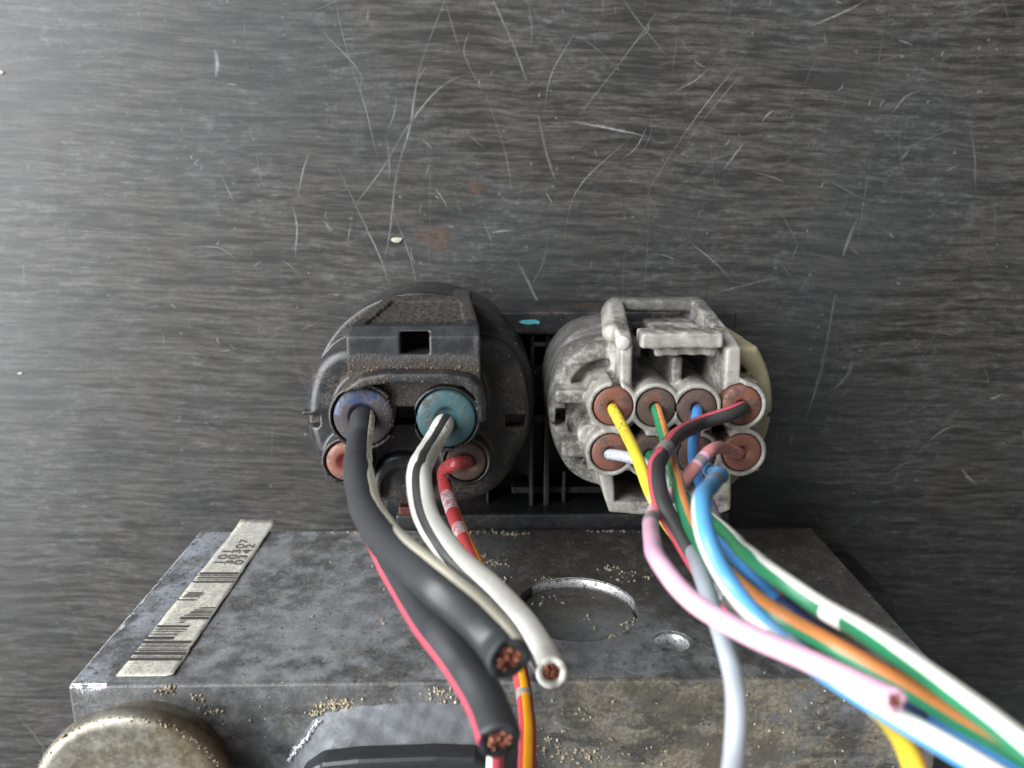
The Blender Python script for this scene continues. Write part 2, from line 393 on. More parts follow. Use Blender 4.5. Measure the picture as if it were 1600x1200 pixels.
BLACK = m_blackplastic(); BLACKD = m_blackplastic('dusty_black_plastic', dust=0.5, seed=5, base=(0.0125, 0.013, 0.0145)); DUSTY = m_dusty(); GREYP = m_greyplastic()
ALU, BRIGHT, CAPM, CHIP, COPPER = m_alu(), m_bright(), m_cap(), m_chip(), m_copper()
INK = m_plain('faded_black_ink', (0.07, 0.065, 0.06), 0.6)

# ------------------------------------------------------------------ setting: the table top
bm = box_bm((-420, -330, -18), (420, 260, 0))
table = from_bm('table_top', bm, m_table(), base=(0, 0, 0)); tag(table, 'dark wood grain laminate table top, scratched and scuffed', 'table', kind='structure')

def catmull(P, step):
    P = [np.array(p, float) for p in P]; P = [2*P[0] - P[1]] + P + [2*P[-1] - P[-2]]; out = []; par = []
    for i in range(1, len(P) - 2):
        p0, p1, p2, p3 = P[i-1:i+3]
        t0 = 0; t1 = t0 + max(.05, np.linalg.norm(p1[:3]-p0[:3]))**.5; t2 = t1 + max(.05, np.linalg.norm(p2[:3]-p1[:3]))**.5; t3 = t2 + max(.05, np.linalg.norm(p3[:3]-p2[:3]))**.5
        m = max(3, int(np.linalg.norm(p2[:3]-p1[:3]) / step))
        for k in range(m):
            t = t1 + (t2 - t1) * k / m
            A1 = (t1-t)/(t1-t0)*p0 + (t-t0)/(t1-t0)*p1; A2 = (t2-t)/(t2-t1)*p1 + (t-t1)/(t2-t1)*p2; A3 = (t3-t)/(t3-t2)*p2 + (t-t2)/(t3-t2)*p3
            B1 = (t2-t)/(t2-t0)*A1 + (t-t0)/(t2-t0)*A2; B2 = (t3-t)/(t3-t1)*A2 + (t-t1)/(t3-t1)*A3
            out.append((t2-t)/(t2-t1)*B1 + (t-t1)/(t2-t1)*B2); par.append(i - 1 + k / m)
    out.append(P[-2]); par.append(len(P) - 3)
    return np.array(out), np.array(par)
def ribbons(strokes, z=0.02, seed=1):
    rnd = random.Random(seed); V, Fc, A = [], [], []
    for pts, wd, *st in strokes:
        P = [np.array([*xy(*p, 0), 0.0]) for p in pts]
        if len(P) == 2: P.insert(1, (P[0] + P[1]) / 2 + np.array([rnd.gauss(0, .3), rnd.gauss(0, .3), 0]))
        Q, _ = catmull(P, .9); Q = Q[:, :2]; n = len(Q); k = st[0] if st else rnd.uniform(.7, 1.0)
        ph = rnd.uniform(0, 9)
        for i, q in enumerate(Q):
            t = Q[min(i+1, n-1)] - Q[max(i-1, 0)]; t = t / (np.linalg.norm(t) + 1e-9)
            nn = np.array([-t[1], t[0]]); u = i / max(1, n - 1)
            env = math.sin(math.pi * min(.97, max(0.03, u)))**0.6
            hw = wd * 0.85 * (0.3 + 0.7 * env) * rnd.uniform(0.8, 1.15)
            q = q + nn * rnd.uniform(-0.03, 0.03); inten = k * (.25 + .75 * env) * (.65 + .35 * math.sin(i * .31 + ph))
            V += [(*(q + nn * hw), z), (*(q + nn * hw * rnd.uniform(-.3, .3)), z), (*(q - nn * hw), z)]; A += [0, inten, 0]
            if i: b = len(V) - 6; Fc += [(b, b+1, b+4, b+3), (b+1, b+2, b+5, b+4)]
    return V, Fc, A
STROKES = [
 ([(695,0),(655,110),(640,200),(620,270),(608,370),(592,440)], .34), ([(733,113),(690,135),(632,205),(600,260),(555,320)], .30),
 ([(523,0),(545,90),(570,165),(590,250)], .16), ([(470,5),(510,55),(560,110),(575,150)], .16), ([(528,262),(560,330),(595,405),(608,445)], .22),
 ([(602,210),(608,245),(608,280)], .34), ([(620,150),(608,200)], .2), ([(335,77),(340,100),(337,120)], .7), ([(458,322),(464,355),(461,400)], .3),
 ([(482,240),(465,310)], .2), ([(305,385),(345,388),(368,405)], .2), ([(400,235),(415,300)], .18), ([(340,265),(365,315)], .18), ([(733,50),(725,80),(755,145)], .25),
 ([(770,0),(800,65),(822,125)], .4), ([(841,180),(853,235),(866,278)], .42), ([(807,405),(843,480)], .42), ([(610,320),(640,400),(650,440)], .16), ([(576,15),(573,35)], .4),
 ([(680,295),(700,325)], .22), ([(880,188),(935,197),(1020,215)], .36), ([(850,180),(860,120),(905,40)], .16), ([(905,180),(990,70),(1025,20)], .18),
 ([(1155,120),(1105,180),(1075,220)], .16), ([(1165,220),(1130,265)], .26), ([(1270,40),(1355,0)], .3), ([(1210,172),(1190,192)], .3), ([(1340,340),(1328,368),(1317,400)], .5),
 ([(1405,250),(1422,230)], .5), ([(1280,600),(1305,460)], .34), ([(1315,600),(1333,560)], .5), ([(1080,380),(1145,440)], .22), ([(1120,457),(1220,432)], .25),
 ([(1395,175),(1440,140)], .25), ([(1090,345),(1100,328)], .3), ([(1175,268),(1205,276),(1224,284)], .28), ([(1258,660),(1270,623),(1287,557),(1297,500)], .34),
 ([(1303,608),(1323,587),(1333,557)], .5), ([(1450,690),(1477,670),(1510,662)], .36), ([(1390,737),(1440,717)], .3), ([(1503,733),(1528,757)], .55),
 ([(1200,727),(1260,790),(1293,833)], .16), ([(1547,623),(1567,615)], .4), ([(25,1115),(70,1170)], .35), ([(970,250),(1010,200)], .16),
 ([(880,380),(900,300),(990,210)], .14), ([(1010,300),(1090,180),(1170,80)], .16), ([(760,150),(790,240),(800,300)], .16), ([(1505,30),(1560,5)], .2),
 ([(757,350),(768,378)], .4), ([(768,364),(800,360)], .3), ([(38,410),(40,445)], .3), ([(1000,60),(1015,30)], .2), ([(1060,140),(1110,105)], .2)]
rs = random.Random(7)
for _ in range(190):
    x, y = rs.uniform(200, 1600), rs.uniform(0, 850); a = rs.choice((rs.gauss(1.2, .5), rs.gauss(1.9, .4), rs.gauss(0, .3))); L = 4 + 30 * rs.random()**2
    STROKES.append(([(x, y), (x + L*math.cos(a)*.5 + rs.uniform(-3, 3), y - L*math.sin(a)*.5), (x + L*math.cos(a), y - L*math.sin(a))], rs.uniform(.08, .26)))
for _ in range(85):                                      # long faint ones
    x, y = rs.uniform(420, 1600), rs.uniform(0, 860); a = rs.choice((rs.gauss(1.05, .35), rs.gauss(1.9, .4), rs.gauss(1.5, .2), rs.gauss(.1, .3))); L = rs.uniform(40, 170)
    STROKES.append(([(x, y), (x + L*math.cos(a)*.5 + rs.gauss(0, 5), y - L*math.sin(a)*.5 + rs.gauss(0, 3)), (x + L*math.cos(a), y - L*math.sin(a))], rs.uniform(.12, .34), rs.uniform(.12, .38)))
v, f, soft = ribbons(STROKES)
o = mk('scratches', v, f, m_scratch(soft=True), table, smooth=False); tag(o, kind='stuff')
o.data.attributes.new('soft', 'FLOAT', 'POINT').data.foreach_set('value', soft)
V, Fc = [], []
for _ in range(190):                                     # pale specks and nicks
    x, y, _z = at(rs.uniform(0, 1600), rs.uniform(0, 900), 0); r = .07 + .3 * rs.random()**2.5; b = len(V); n = 6
    for k in range(n): V.append((x + r*rs.uniform(.5, 1.3)*math.cos(k*2*math.pi/n)*1.4, y + r*rs.uniform(.4, 1.1)*math.sin(k*2*math.pi/n), 0.03))
    Fc.append(tuple(range(b, b + n)))
tag(mk('scuff_specks', V, Fc, m_scratch('speck_grey', (0.16, 0.165, 0.17), 0.35, 0.6, 0.65), table, smooth=False), kind='stuff')
def blob(name, px, py, rx, ry, mat, seed, z=0.04, n=22):
    r_ = random.Random(seed); c = at(px, py, 0); s_ = 150 / F / .97
    V = [(c[0], c[1], z)] + [(c[0] + rx*s_*math.cos(a)*(q := r_.uniform(.75, 1.15)), c[1] + ry*s_*math.sin(a)*q, z) for a in [2*math.pi*k/n for k in range(n)]]
    return mk(name, V, [(0, k + 1, (k + 1) % n + 1) for k in range(n)], mat, table, smooth=False)
RUST = m_scratch('rust_stain', (0.105, 0.06, 0.042), 0.40, 0.60, 0.6, 0.5)
blob('rust_stain', 681, 371, 29, 20, RUST, 3); blob('rust_stain', 744, 294, 15, 11, RUST, 8)
def shard(name, c, r, label, mat, seed, flat=.35):
    bm = bmesh.new(); bmesh.ops.create_icosphere(bm, subdivisions=1, radius=1); r_ = random.Random(seed)
    for q in bm.verts: q.co = Vector((c[0] + q.co.x*r*r_.uniform(.7, 1.3)*1.5, c[1] + q.co.y*r*r_.uniform(.6, 1.1), c[2] + r*flat + q.co.z*r*flat*r_.uniform(.7, 1)))
    o = from_bm(name, bm, mat, base=c); tag(o, label, 'chip'); return o
PALE = m_plain('pale_chip', (0.40, 0.365, 0.31), 0.7)
shard('pale_chip', at(620, 375, 0), .75, 'small cream coloured chip lying beside the brown rust stain', PALE, 2)
shard('pale_chip', at(2, 113, 0), .4, 'pale pinkish chip lying at the left edge of the photograph', PALE, 3)
shard('pale_chip', at(32, 583, 0), .35, 'small white chip on the brightly lit left end of the table', PALE, 4)

# ------------------------------------------------------------------ the hydraulic unit: block, controller housing, cap, boss
FY = -57.7                                        # plane of the face that carries the sticker
unit = empty('hydraulic_control_unit', (0, -80, 0), 'grimy grey aluminium hydraulic block on a black plastic control housing', 'brake unit')
bm = box_bm((-51.3, -125, 22.2), (53.7, FY, 65.6)); bevel_bm(bm, 0.35, 2)
block = from_bm('block', bm, ALU, unit)
def cutter(c, r, depth, seg=64):
    bm = bmesh.new(); mtx = Matrix.Translation((c[0], FY - depth/2 + 1, c[2])) @ Matrix.Rotation(math.pi/2, 4, 'X')
    bmesh.ops.create_cone(bm, cap_ends=True, segments=seg, radius1=r, radius2=r, depth=depth + 2, matrix=mtx)
    return from_bm('cut', bm, ALU, unit)
cA, cB = atY(900, 950, FY), atY(1049, 1003, FY)
RA, RB = 8.6, 2.35
cuts = [cutter(cA, RA, 1.6), cutter(cB, RB, 3.2)]
bpy.context.view_layer.update()
for c in cuts:
    md = block.modifiers.new('b', 'BOOLEAN'); md.operation = 'DIFFERENCE'; md.solver = 'EXACT'; md.object = c
dg = bpy.context.evaluated_depsgraph_get(); me = bpy.data.meshes.new_from_object(block.evaluated_get(dg))
block.modifiers.clear(); block.data = me
for c in cuts: bpy.data.objects.remove(c)
# machined plug and bright rims in the two bores
plug = lathe('bore_plug', (cA[0], FY - 1.6, cA[2]), [(RA - .1, 0), (RA - .1, .25), (RA - .9, .45), (RA - 1.1, .30), (0.01, .30)], ALU, unit, axis='Y')
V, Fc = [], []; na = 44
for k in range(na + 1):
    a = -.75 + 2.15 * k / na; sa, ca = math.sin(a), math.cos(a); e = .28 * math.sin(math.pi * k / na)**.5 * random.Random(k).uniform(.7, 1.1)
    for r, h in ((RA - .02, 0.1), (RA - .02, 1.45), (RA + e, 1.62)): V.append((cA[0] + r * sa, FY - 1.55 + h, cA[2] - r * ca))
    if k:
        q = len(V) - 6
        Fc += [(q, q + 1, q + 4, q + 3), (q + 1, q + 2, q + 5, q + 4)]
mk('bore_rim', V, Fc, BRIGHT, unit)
def open_ring(o):
    bm = bmesh.new(); bm.from_mesh(o.data); bm.faces.ensure_lookup_table()
    bmesh.ops.delete(bm, geom=[q for q in bm.faces if len(q.verts) > 4], context='FACES_ONLY'); bm.to_mesh(o.data); bm.free()
o = lathe('drill_hole_rim', (cB[0], FY - 2.4, cB[2]), [(RB - .05, 0), (RB - .03, 2.1), (RB + .32, 2.43)], BRIGHT, unit, axis='Y'); open_ring(o)
# chipped edges
def edge_chip(p, q, wdt, seed):
    r_ = random.Random(seed); p, q = np.array(p), np.array(q); n = 24; V, Fc = [], []
    up = np.array([0, .55, .55])
    for i in range(n + 1):
        c = p + (q - p) * i / n; tp = math.sin(math.pi * (i + .3) / (n + .6)); a = .28 + wdt * tp * r_.uniform(.1, 1); b = wdt * tp * r_.uniform(.1, 1)
        V += [c + np.array([0, .03, -a]), c + np.array([0, .03, -.28]), c + np.array([0, -.28, .03]), c + np.array([0, -b - .28, .03])]
        if i:
            k = len(V) - 8
            for j in range(3): Fc.append((k + j, k + j + 1, k + j + 5, k + j + 4))
    return mk('chipped_edge', V, Fc, CHIP, unit, smooth=False)
edge_chip((-51.0, FY, 65.6), (-46.8, FY, 65.6), 1.0, 1)
V, Fc = [], []
r_ = random.Random(12)
for i in range(41):
    z = 22.6 + 42.6 * i / 40; a = .15 + .55 * r_.random()**3
    V += [(-51.33, FY - .3, z), (-51.1, FY + .03, z), (-51.1 + a, FY + .03, z)]
    if i: k = len(V) - 6; Fc += [(k, k+1, k+4, k+3), (k+1, k+2, k+5, k+4)]
mk('chipped_edge', V, Fc, CHIP, unit, smooth=False)

# sticker
SY = FY + 0.06
L0, L1, R0, R1 = (374, 819), (181, 1057), (430, 817), (270, 1057)
def stk(u, py):                                   # u across (0..1), py photo row -> point on the sticker
    t = (py - 819) / (1057 - 819)
    return atY(L0[0] + t*(L1[0]-L0[0]) + u*((R0[0] + t*(R1[0]-R0[0])) - (L0[0] + t*(L1[0]-L0[0]))), py, SY)
V, Fc = [], []
rows, cols = 40, 8; r_ = random.Random(5)
for i in range(rows + 1):
    py = 816 + (1057 - 816) * i / rows
    for j in range(cols + 1):
        p = stk(j / cols, py)
        lift = 0.04*math.sin(i*.9 + j*.5) + (0.22 if j == cols else 0)*abs(math.sin(i*.35)) + 0.2*max(0, (24 - p[2]) / 3)**1.5
        if j in (0, cols): p = p + np.array([r_.uniform(-.06, .06), 0, 0])
        V.append((p[0], p[1] + max(0, lift), p[2]))
for i in range(rows):
    for j in range(cols): a = i*(cols+1) + j; Fc.append((a, a + cols + 1, a + cols + 2, a + 1))
sticker = mk('label_sticker', V, Fc, m_sticker(), unit)
sol = sticker.modifiers.new('thick', 'SOLIDIFY'); sol.thickness = 0.05 * S; sol.offset = 1
V, Fc = [], []
def bar(u0, u1, y0, y1):
    b = len(V)
    for (u, y) in ((u0, y0), (u1, y0), (u1, y1), (u0, y1)):
        p = stk(u, y); V.append((p[0], p[1] + .16, p[2]))
    Fc.append((b, b+3, b+2, b+1))
zp = lambda y: 800 + y * .225
for y0, y1, u0, u1 in ((425,440,.02,.98),(446,452,.02,.97),(458,466,.04,.98),(472,476,.02,.95),(484,496,.02,.97),
    (564,572,.10,.44),(577,581,.08,.44),(585,590,.08,.42),(594,598,.04,.44),(612,620,.02,.40),
    (668,676,.60,1.0),(684,690,.52,.99),(696,706,.48,.98),(712,717,.44,.98),(722,727,.4,.97),(734,752,.36,.98),(760,764,.40,.5),(770,776,.40,.5),
    (793,808,.02,.66),(816,824,.02,.64),(832,838,.02,.62),(846,850,.02,.58),(856,862,.02,.55),(872,892,.0,.52),
    (900,920,.0,.98),(928,934,.0,.97),(940,945,.01,.97),(952,956,.0,.97),(962,972,.0,.96),(978,1000,.0,.97),(1008,1012,.01,.96),(1018,1038,.0,.96)):
    bar(u0, u1, zp(y0), zp(y1))
mk('barcode', V, Fc, INK, sticker, smooth=False)
def text_on(txt, px, py, size, parent, sp=1.0):
    cu = bpy.data.curves.new('t', 'FONT'); cu.body = txt; cu.size = 1; cu.space_character = sp
    o = bpy.data.objects.new('t', cu); COL.objects.link(o); bpy.context.view_layer.update()
    me = bpy.data.meshes.new_from_object(o.evaluated_get(bpy.context.evaluated_depsgraph_get()))
    p = atY(px, py, SY)
    V = [(p[0] - q.co.y*size, p[1] + .2, p[2] - q.co.x*size*1.75) for q in me.vertices]; Fc = [list(q.vertices) for q in me.polygons]
    bpy.data.objects.remove(o)
    return mk('printed_number', V, Fc, INK, parent, smooth=False)
text_on('101', 345, 884, 1.95, sticker, 1.12); text_on('30307', 361, 884, 1.95, sticker, 1.12); text_on('0342', 377, 884, 1.95, sticker, 1.12)

# plated cap at the lower left, its seat and crusted rim
cc = at(207, 1256, 71.5)
cap = lathe('plated_cap', (cc[0], cc[1], 65.6), [(9.4, -.3), (9.4, 3.0), (10.6, 3.4), (11.35, 3.8), (11.4, 5.2), (11.15, 5.75), (10.7, 6.0), (10.1, 6.05), (9.4, 5.95), (5, 6.3), (0.01, 6.4)], CAPM, unit, seg=90)
CRUST = m_plain('tan_crust', (0.36, 0.31, 0.22), 0.85)
def grains(name, spots, mat, parent, seed, rmin=.08, rmax=.3, snap=None, kind='stuff'):
    """irregular grit: spots = (point, count, spread_vec)"""
    r_ = random.Random(seed); ico = bmesh.new(); bmesh.ops.create_icosphere(ico, subdivisions=1, radius=1)
    bv = [np.array(q.co) for q in ico.verts]; bf = [[q.index for q in fc.verts] for fc in ico.faces]; ico.free()
    V, Fc = [], []
    for p, cnt, sp in spots:
        for _ in range(cnt):
            c = np.array(p) + np.array([r_.gauss(0, sp[i]) if sp[i] else 0 for i in range(3)])
            if snap: c = snap(c)
            r = rmin + (rmax - rmin) * r_.random()**3.2; b = len(V); st = np.array([r_.uniform(.7, 1.3) for _ in range(3)])
            for q in bv: V.append(c + q * r * st * r_.uniform(.35, 1.35))
            Fc += [[b + k for k in fc] for fc in bf]
    o = mk(name, V, Fc, mat, parent, smooth=False)
    if kind: o['kind'] = kind
    return o
V, Fc = [], []; r_ = random.Random(21); n = 160
ringspots = [((cc[0] + 11.1*math.cos(a), cc[1] + 11.1*math.sin(a), 71.25), 7, (.16, .16, .12)) for a in [math.pi*(.05 + .95*k/90) for k in range(91)]]
grains('cap_rim_crust', ringspots, CRUST, cap, 9, .04, .2)

# cast boss with the black motor flange, bottom centre
lo = [xy(*p, 65.5) for p in ((425,1290),(444,1200),(456,1168),(488,1126),(512,1112),(545,1104),(640,1098),(770,1096),(830,1110),(850,1290))]
g = Grid((min(p[0] for p in lo) - 2, min(p[1] for p in lo) - 2, 63), (max(p[0] for p in lo) + 2, max(p[1] for p in lo) + 2, 72), .3)
d = np.maximum(np.maximum(g.poly(lo) + (g.Z - 65.5) * .85, g.Z - 70.2), 63.6 - g.Z)
d = SU(d, g.Z - 65.42 + 0 * d, .5); d = np.maximum(np.maximum(d, 63.6 - g.Z), g.poly(lo) - .9)
d = d + .06 * np.sin(g.X * 1.9 + g.Y) * np.sin(g.Y * 2.7 - g.X * .8)
boss = sdf_obj('cast_boss', g, d, m_cast(), unit)
fl = [xy(*p, 71.5) for p in ((455,1320),(468,1212),(500,1190),(560,1184),(680,1180),(742,1182),(770,1196),(782,1320))]
bm = prism_bm(fl, 69.0, fl, 72.0); bevel_bm(bm, .8, 3)
from_bm('motor_flange', bm, m_plain('chipped_black_paint', (0.03, 0.034, 0.037), 0.35, 0.2, .4), unit)
# white chips along the boss edge
spots = [((*xy(452 + 45*t, 1186 - 58*t, 66.2), 66.4), 9, (.12, .12, .25)) for t in [k / 14 for k in range(15)]]
grains('boss_edge_chips', spots, m_plain('white_oxide', (0.7, 0.72, 0.75), .6), boss, 31, .06, .28)

# black controller housing behind the connectors
def px_box(name, a, b, zr, zt, mat, parent, r=.25):
    p, q = xy(*a, zr), xy(*b, zr)
    return box(name, (min(p[0], q[0]), min(p[1], q[1]), zt[0]), (max(p[0], q[0]), max(p[1], q[1]), zt[1]), mat, parent, r)
hous = box('control_housing', (-22, -118, .2), (41, -24.5, 8), BLACK, unit, .6)
px_box('housing_ledge', (575, 487), (1150, 523), 19, (6, 19), BLACKD, unit, .5)
px_box('housing_wall', (620, 800), (1135, 836), 19, (6, 20.5), BLACK, unit, .4)
for x0, x1, y0, y1, zt in ((829,833,523,815,16.5),(852,857,523,815,16.5),(833,853,575,590,14),(833,853,655,668,13),(880,884,740,815,15),(760,764,740,815,15),(800,1120,768,776,14),(833,853,533,540,17)):
    px_box('housing_rib', (x0, y0), (x1, y1), 16, (6, zt), BLACK, unit, .15)
p = [xy(*q, 18) for q in ((1280,925),(1378,925),(1394,932),(1415,1004),(1460,1075),(1280,1075))]
bm = prism_bm(p, 1, p, 18); bevel_bm(bm, .5); from_bm('housing_corner', bm, BLACKD, unit)
for cx, rr in (((652, 650), 14.6), ((1033, 668), 12.2)):
    c = xy(*cx, 39); lathe('socket', (c[0] + .4, c[1], 0), [(rr, 4), (rr, 22), (rr - .5, 22.4), (rr - 2, 22.4)], BLACK, unit)
c = at(828, 503, 19); pm = m_plain('cyan_paint', (0.07, 0.38, 0.45), .5)
r_ = random.Random(4); n = 18
V = [(c[0], c[1], 19.06)] + [(c[0] + 1.75*math.cos(a)*r_.uniform(.85, 1.1), c[1] + .42*math.sin(a)*r_.uniform(.8, 1.2), 19.05) for a in [2*math.pi*k/n for k in range(n)]]
mk('cyan_paint_mark', V, [(0, k + 1, (k+1) % n + 1) for k in range(n)], pm, unit)

# ------------------------------------------------------------------ black power connector
ZF = 39.0
bcx, bcy = xy(652, 650, ZF)
bcon = empty('power_connector', (bcx, bcy, 8), 'round black plastic power connector caked with brown dust, left of the two', 'connector')
g = Grid((bcx - 20, bcy - 19, 14), (bcx + 19, bcy + 22, 50), 0.26)
RB_ = 16.1
cir = g.circ((bcx, bcy), RB_)
ytop, ybot = xy(652, 540, ZF)[1], xy(652, 791, ZF)[1]
rc_ = xy(662, 630, 29.5); body = g.ext(g.circ(rc_, 17.3), 16, 29.5, .5)
shoulder = g.ext(SI(SI(cir, g.Y - ytop, 3.5), ybot - g.Y, 3), 20, ZF, 1.9)
# sloped shoulder: chamfer the front edge
d = U(body, shoulder)
# key notches left and right
for px_ in (484, 805):
    q = xy(px_, 658, ZF); d = D(d, g.box((q[0] - 1.4, q[1] - .9, ZF - 2.2), (q[0] + 1.4, q[1] + .9, ZF + 2), .15))
for px_, s_ in ((484, 1), (812, -1)):
    q = xy(px_, 648, ZF); d = U(d, g.box((q[0] - 1.1, q[1] - .1, ZF - 2.5), (q[0] + 1.1, q[1] + .55, ZF + .1), .1))
# the four cavities' tubes
bt = [(567, 652, 48, 44.6), (697, 655, 48, 44.6), (541, 722, 34, 42.5), (728, 722, 34, 42.5)]
for px_, py_, r_px, zt in bt:
    c = xy(px_, py_, zt); rr = r_px * .0865 + .62
    d = SU(d, g.ext(g.circ(c, rr), 30, zt + .1, .3), .5)
# hood arching over the two large seals
hp = [xy(*p, 46.2) for p in ((524,662),(526,634),(540,606),(562,590),(600,583),(700,583),(736,590),(752,606),(760,634),(760,662))]
hood = g.ext(g.poly(hp), 34, 46.2, .6)
inn = [xy(*p, 46.2) for p in ((536,690),(538,640),(550,618),(572,604),(610,599),(690,600),(724,605),(741,620),(748,640),(748,690))]
hood = D(hood, g.ext(g.poly(inn), 38, 60, .2))
d = SU(d, hood, .35)
# dark pocket between the two big seals
q0, q1 = xy(612, 612, 42), xy(652, 672, 42)
d = D(d, g.box((q0[0], q1[1], 36), (q1[0], q0[1], 60), .15))
# central guide barrel below
gb = xy(630, 752, 40); d = SU(d, SD(g.ext(g.circ(gb, 4.3), 30, 40.5, .8), g.ext(g.circ((gb[0] + .3, gb[1] - 1.4), 3.5), 38.4, 60, .2), .6), .5)
for px_, py_, r_px, zt in bt:
    c = xy(px_, py_, zt); d = D(d, g.circ(c, r_px * .0865 + .10) + np.maximum(zt - 2.4 - g.Z, 0) * 50)
sdf_obj('housing', g, d, BLACKD, bcon)
# latch box
g = Grid((bcx - 14, bcy + 2, 20), (bcx + 14, bcy + 22, 47), 0.22)
fx0, fy0 = xy(538, 514, 43.5); fx1, fyb = xy(752, 600, 43.5); rx0, ry0 = xy(606, 462, 29); rx1, _ = xy(735, 462, 29)
# profile in (Y,Z): ramp rising toward the table side
prof = [(fyb - 3.2, 22), (fyb - 3.2, 43.5), (fy0 - 1.2, 43.5), (fy0 + .2, 42.2), (ry0, 30.2), (ry0, 22)]
dyz = sd_poly(g.Y + 0 * g.Z, g.Z + 0 * g.Y, prof)
t = np.clip((g.Z - 29) / 14.5, 0, 1)
xl, xr = rx0 + (fx0 - rx0) * t, rx1 + (fx1 - rx1) * t
dx = np.maximum(xl - g.X, g.X - xr)
rr = .35; a, b = dyz + rr, dx + rr
d = np.minimum(np.maximum(a, b), 0) + np.sqrt(np.maximum(a, 0)**2 + np.maximum(b, 0)**2) - rr
# recessed ramp between the side cheeks
off = 1.9
d = D(d, np.maximum(np.maximum(xl + off - g.X, g.X - xr + off), np.maximum(-(dyz + .35), np.maximum(g.Z - 41.6, 32.0 - g.Z))) + 0 * d)
w0, w1 = xy(626, 519, 43), xy(671, 552, 43)
d = D(d, g.box((w0[0], w1[1], 37.5), (w1[0], w0[1], 60), .12))
rgh = np.sin(g.X * 2.9 + np.sin(g.Z * 1.7 + g.X * .7) * 2.3) * np.sin(g.Z * 2.1 + np.sin(g.X * 1.3) * 2 + g.Y * 1.4) * .09
d = d + rgh * (g.Z < 41.6) * (dx < -1.4)
sdf_obj('latch_box', g, d, DUSTY, bcon)
NAVY = m_seal('navy_seal', (0.032, 0.044, 0.095), 0.05, 1); TEAL = m_seal('teal_seal', (0.042, 0.095, 0.105), -.05, 2)
BROWN = m_seal('brown_seal', (0.175, 0.070, 0.048), -.03, 3); BROWND = m_seal('caked_brown_seal', (0.13, 0.06, 0.045), .13, 4)
def seal(px_, py_, r_px, zt, mat, parent, hole, dx=0):
    c = xy(px_, py_, zt); r = r_px * .0865
    return lathe('seal', (c[0], c[1], zt), [(r, -3), (r, -.55), (r - .12, -.18), (r - .42, .02), (hole + .55, .08), (hole + .18, -.02), (hole + .02, -.5), (.01, -.6)], mat, parent)
for (px_, py_, r_px, zt), m, hl in zip(bt, (NAVY, TEAL, BROWN, BROWND), (1.75, 1.5, 1.1, 1.0)): seal(px_, py_, r_px, zt, m, bcon, hl)
# red lock tab under the guide barrel
q = at(634, 803, 36); box('lock_tab', (q[0] - 1.2, q[1] - .7, 28), (q[0] + 1.4, q[1] + .7, 35), m_plain('dark_red_plastic', (0.09, 0.022, 0.017), .5), bcon, .25)
DUSTG = m_plain('brown_dust', (0.27, 0.20, 0.14), .9, 0, .6)
spots = [((*xy(px_, 577 + 3*math.sin(px_*.11), 43.6), 43.58), 9, (.3, .42, .03)) for px_ in range(546, 750, 4)]
spots += [((*xy(px_, 592, 46.3), 46.3), 2, (.5, .25, .02)) for px_ in range(590, 735, 12)]
spots += [((*xy(640 + i*9, 648, 44.8), 44.75), 6, (.5, 1.3, .02)) for i in range(-4, -2)]
spots += [((*xy(512, 640, 38.6), 38.55), 14, (1.2, 3, .01)), ((*xy(800, 560, 38.6), 38.55), 20, (1.6, 3, .01)), ((*xy(790, 720, 38.6), 38.55), 12, (2.5, 3, .01)), ((*xy(598, 660, 44.7), 44.68), 60, (.8, 1.4, .01))]
grains('dust_grains', spots, DUSTG, bcon, 77, .025, .13)

# ------------------------------------------------------------------ grey signal connector
gcx, gcy = xy(1033, 640, 36)
gcon = empty('signal_connector', (gcx, gcy, 8), 'round grey plastic signal connector with eight brown seals and an open latch bridge', 'connector')
g = Grid((gcx - 19.5, gcy - 19, 14), (gcx + 19.5, gcy + 21, 48), 0.25)
ZP = 36.0
RG = 16.6
cir = g.circ((gcx, gcy), RG)
yt, yb = xy(1033, 534, ZP)[1], xy(1033, 766, ZP)[1]
d = g.ext(SI(g.circ((gcx, gcy), RG + .1), g.Y - xy(1033, 506, 29)[1], 4), 16, 28.5, .6)
d = SU(d, g.ext(SI(SI(cir, g.Y - yt, 5), yb - g.Y, 4), 18, ZP, 1.5), .6)
d = SU(d, g.ext(np.maximum(np.maximum(cir, gcx + 8.5 - g.X), g.Y - xy(1033, 543, ZP)[1]), 24, ZP, .8), .5)
# dished shelf inside the rim
inner = SI(SI(g.circ((gcx, gcy), RG - 2.6), g.Y - yt + 2.4, 4), yb - g.Y + 2.0, 4)
d = SD(d, g.ext(inner, ZP - 2.2, ZP + 4, .5), .5)
Pz = lambda px_, py_, z: np.array([*xy(px_, py_, z), z])
tubes = [(958,635),(1025,637),(1089,638),(1159,634),(954,707),(1016,711),(1088,712),(1159,707)]
ZT = 43.6
tc = [xy(*p, ZT) for p in tubes]; RT = 2.80
# block that carries the tubes
tb = [xy(*p, 42.2) for p in ((928,600),(1190,600),(1192,742),(920,742))]
d = SU(d, g.ext(g.poly(tb), 20, 41.2, .8), .6)
for k, c in enumerate(tc): d = SU(d, g.ext(g.circ(c, RT + .72), 22, ZT + .25, .35), .35)
# holes between the tubes
for p in ((994,672),(1056,674),(1122,672)):
    c = xy(*p, 41); d = D(d, g.ext(g.circ(c, .95), 34, 60, .1))
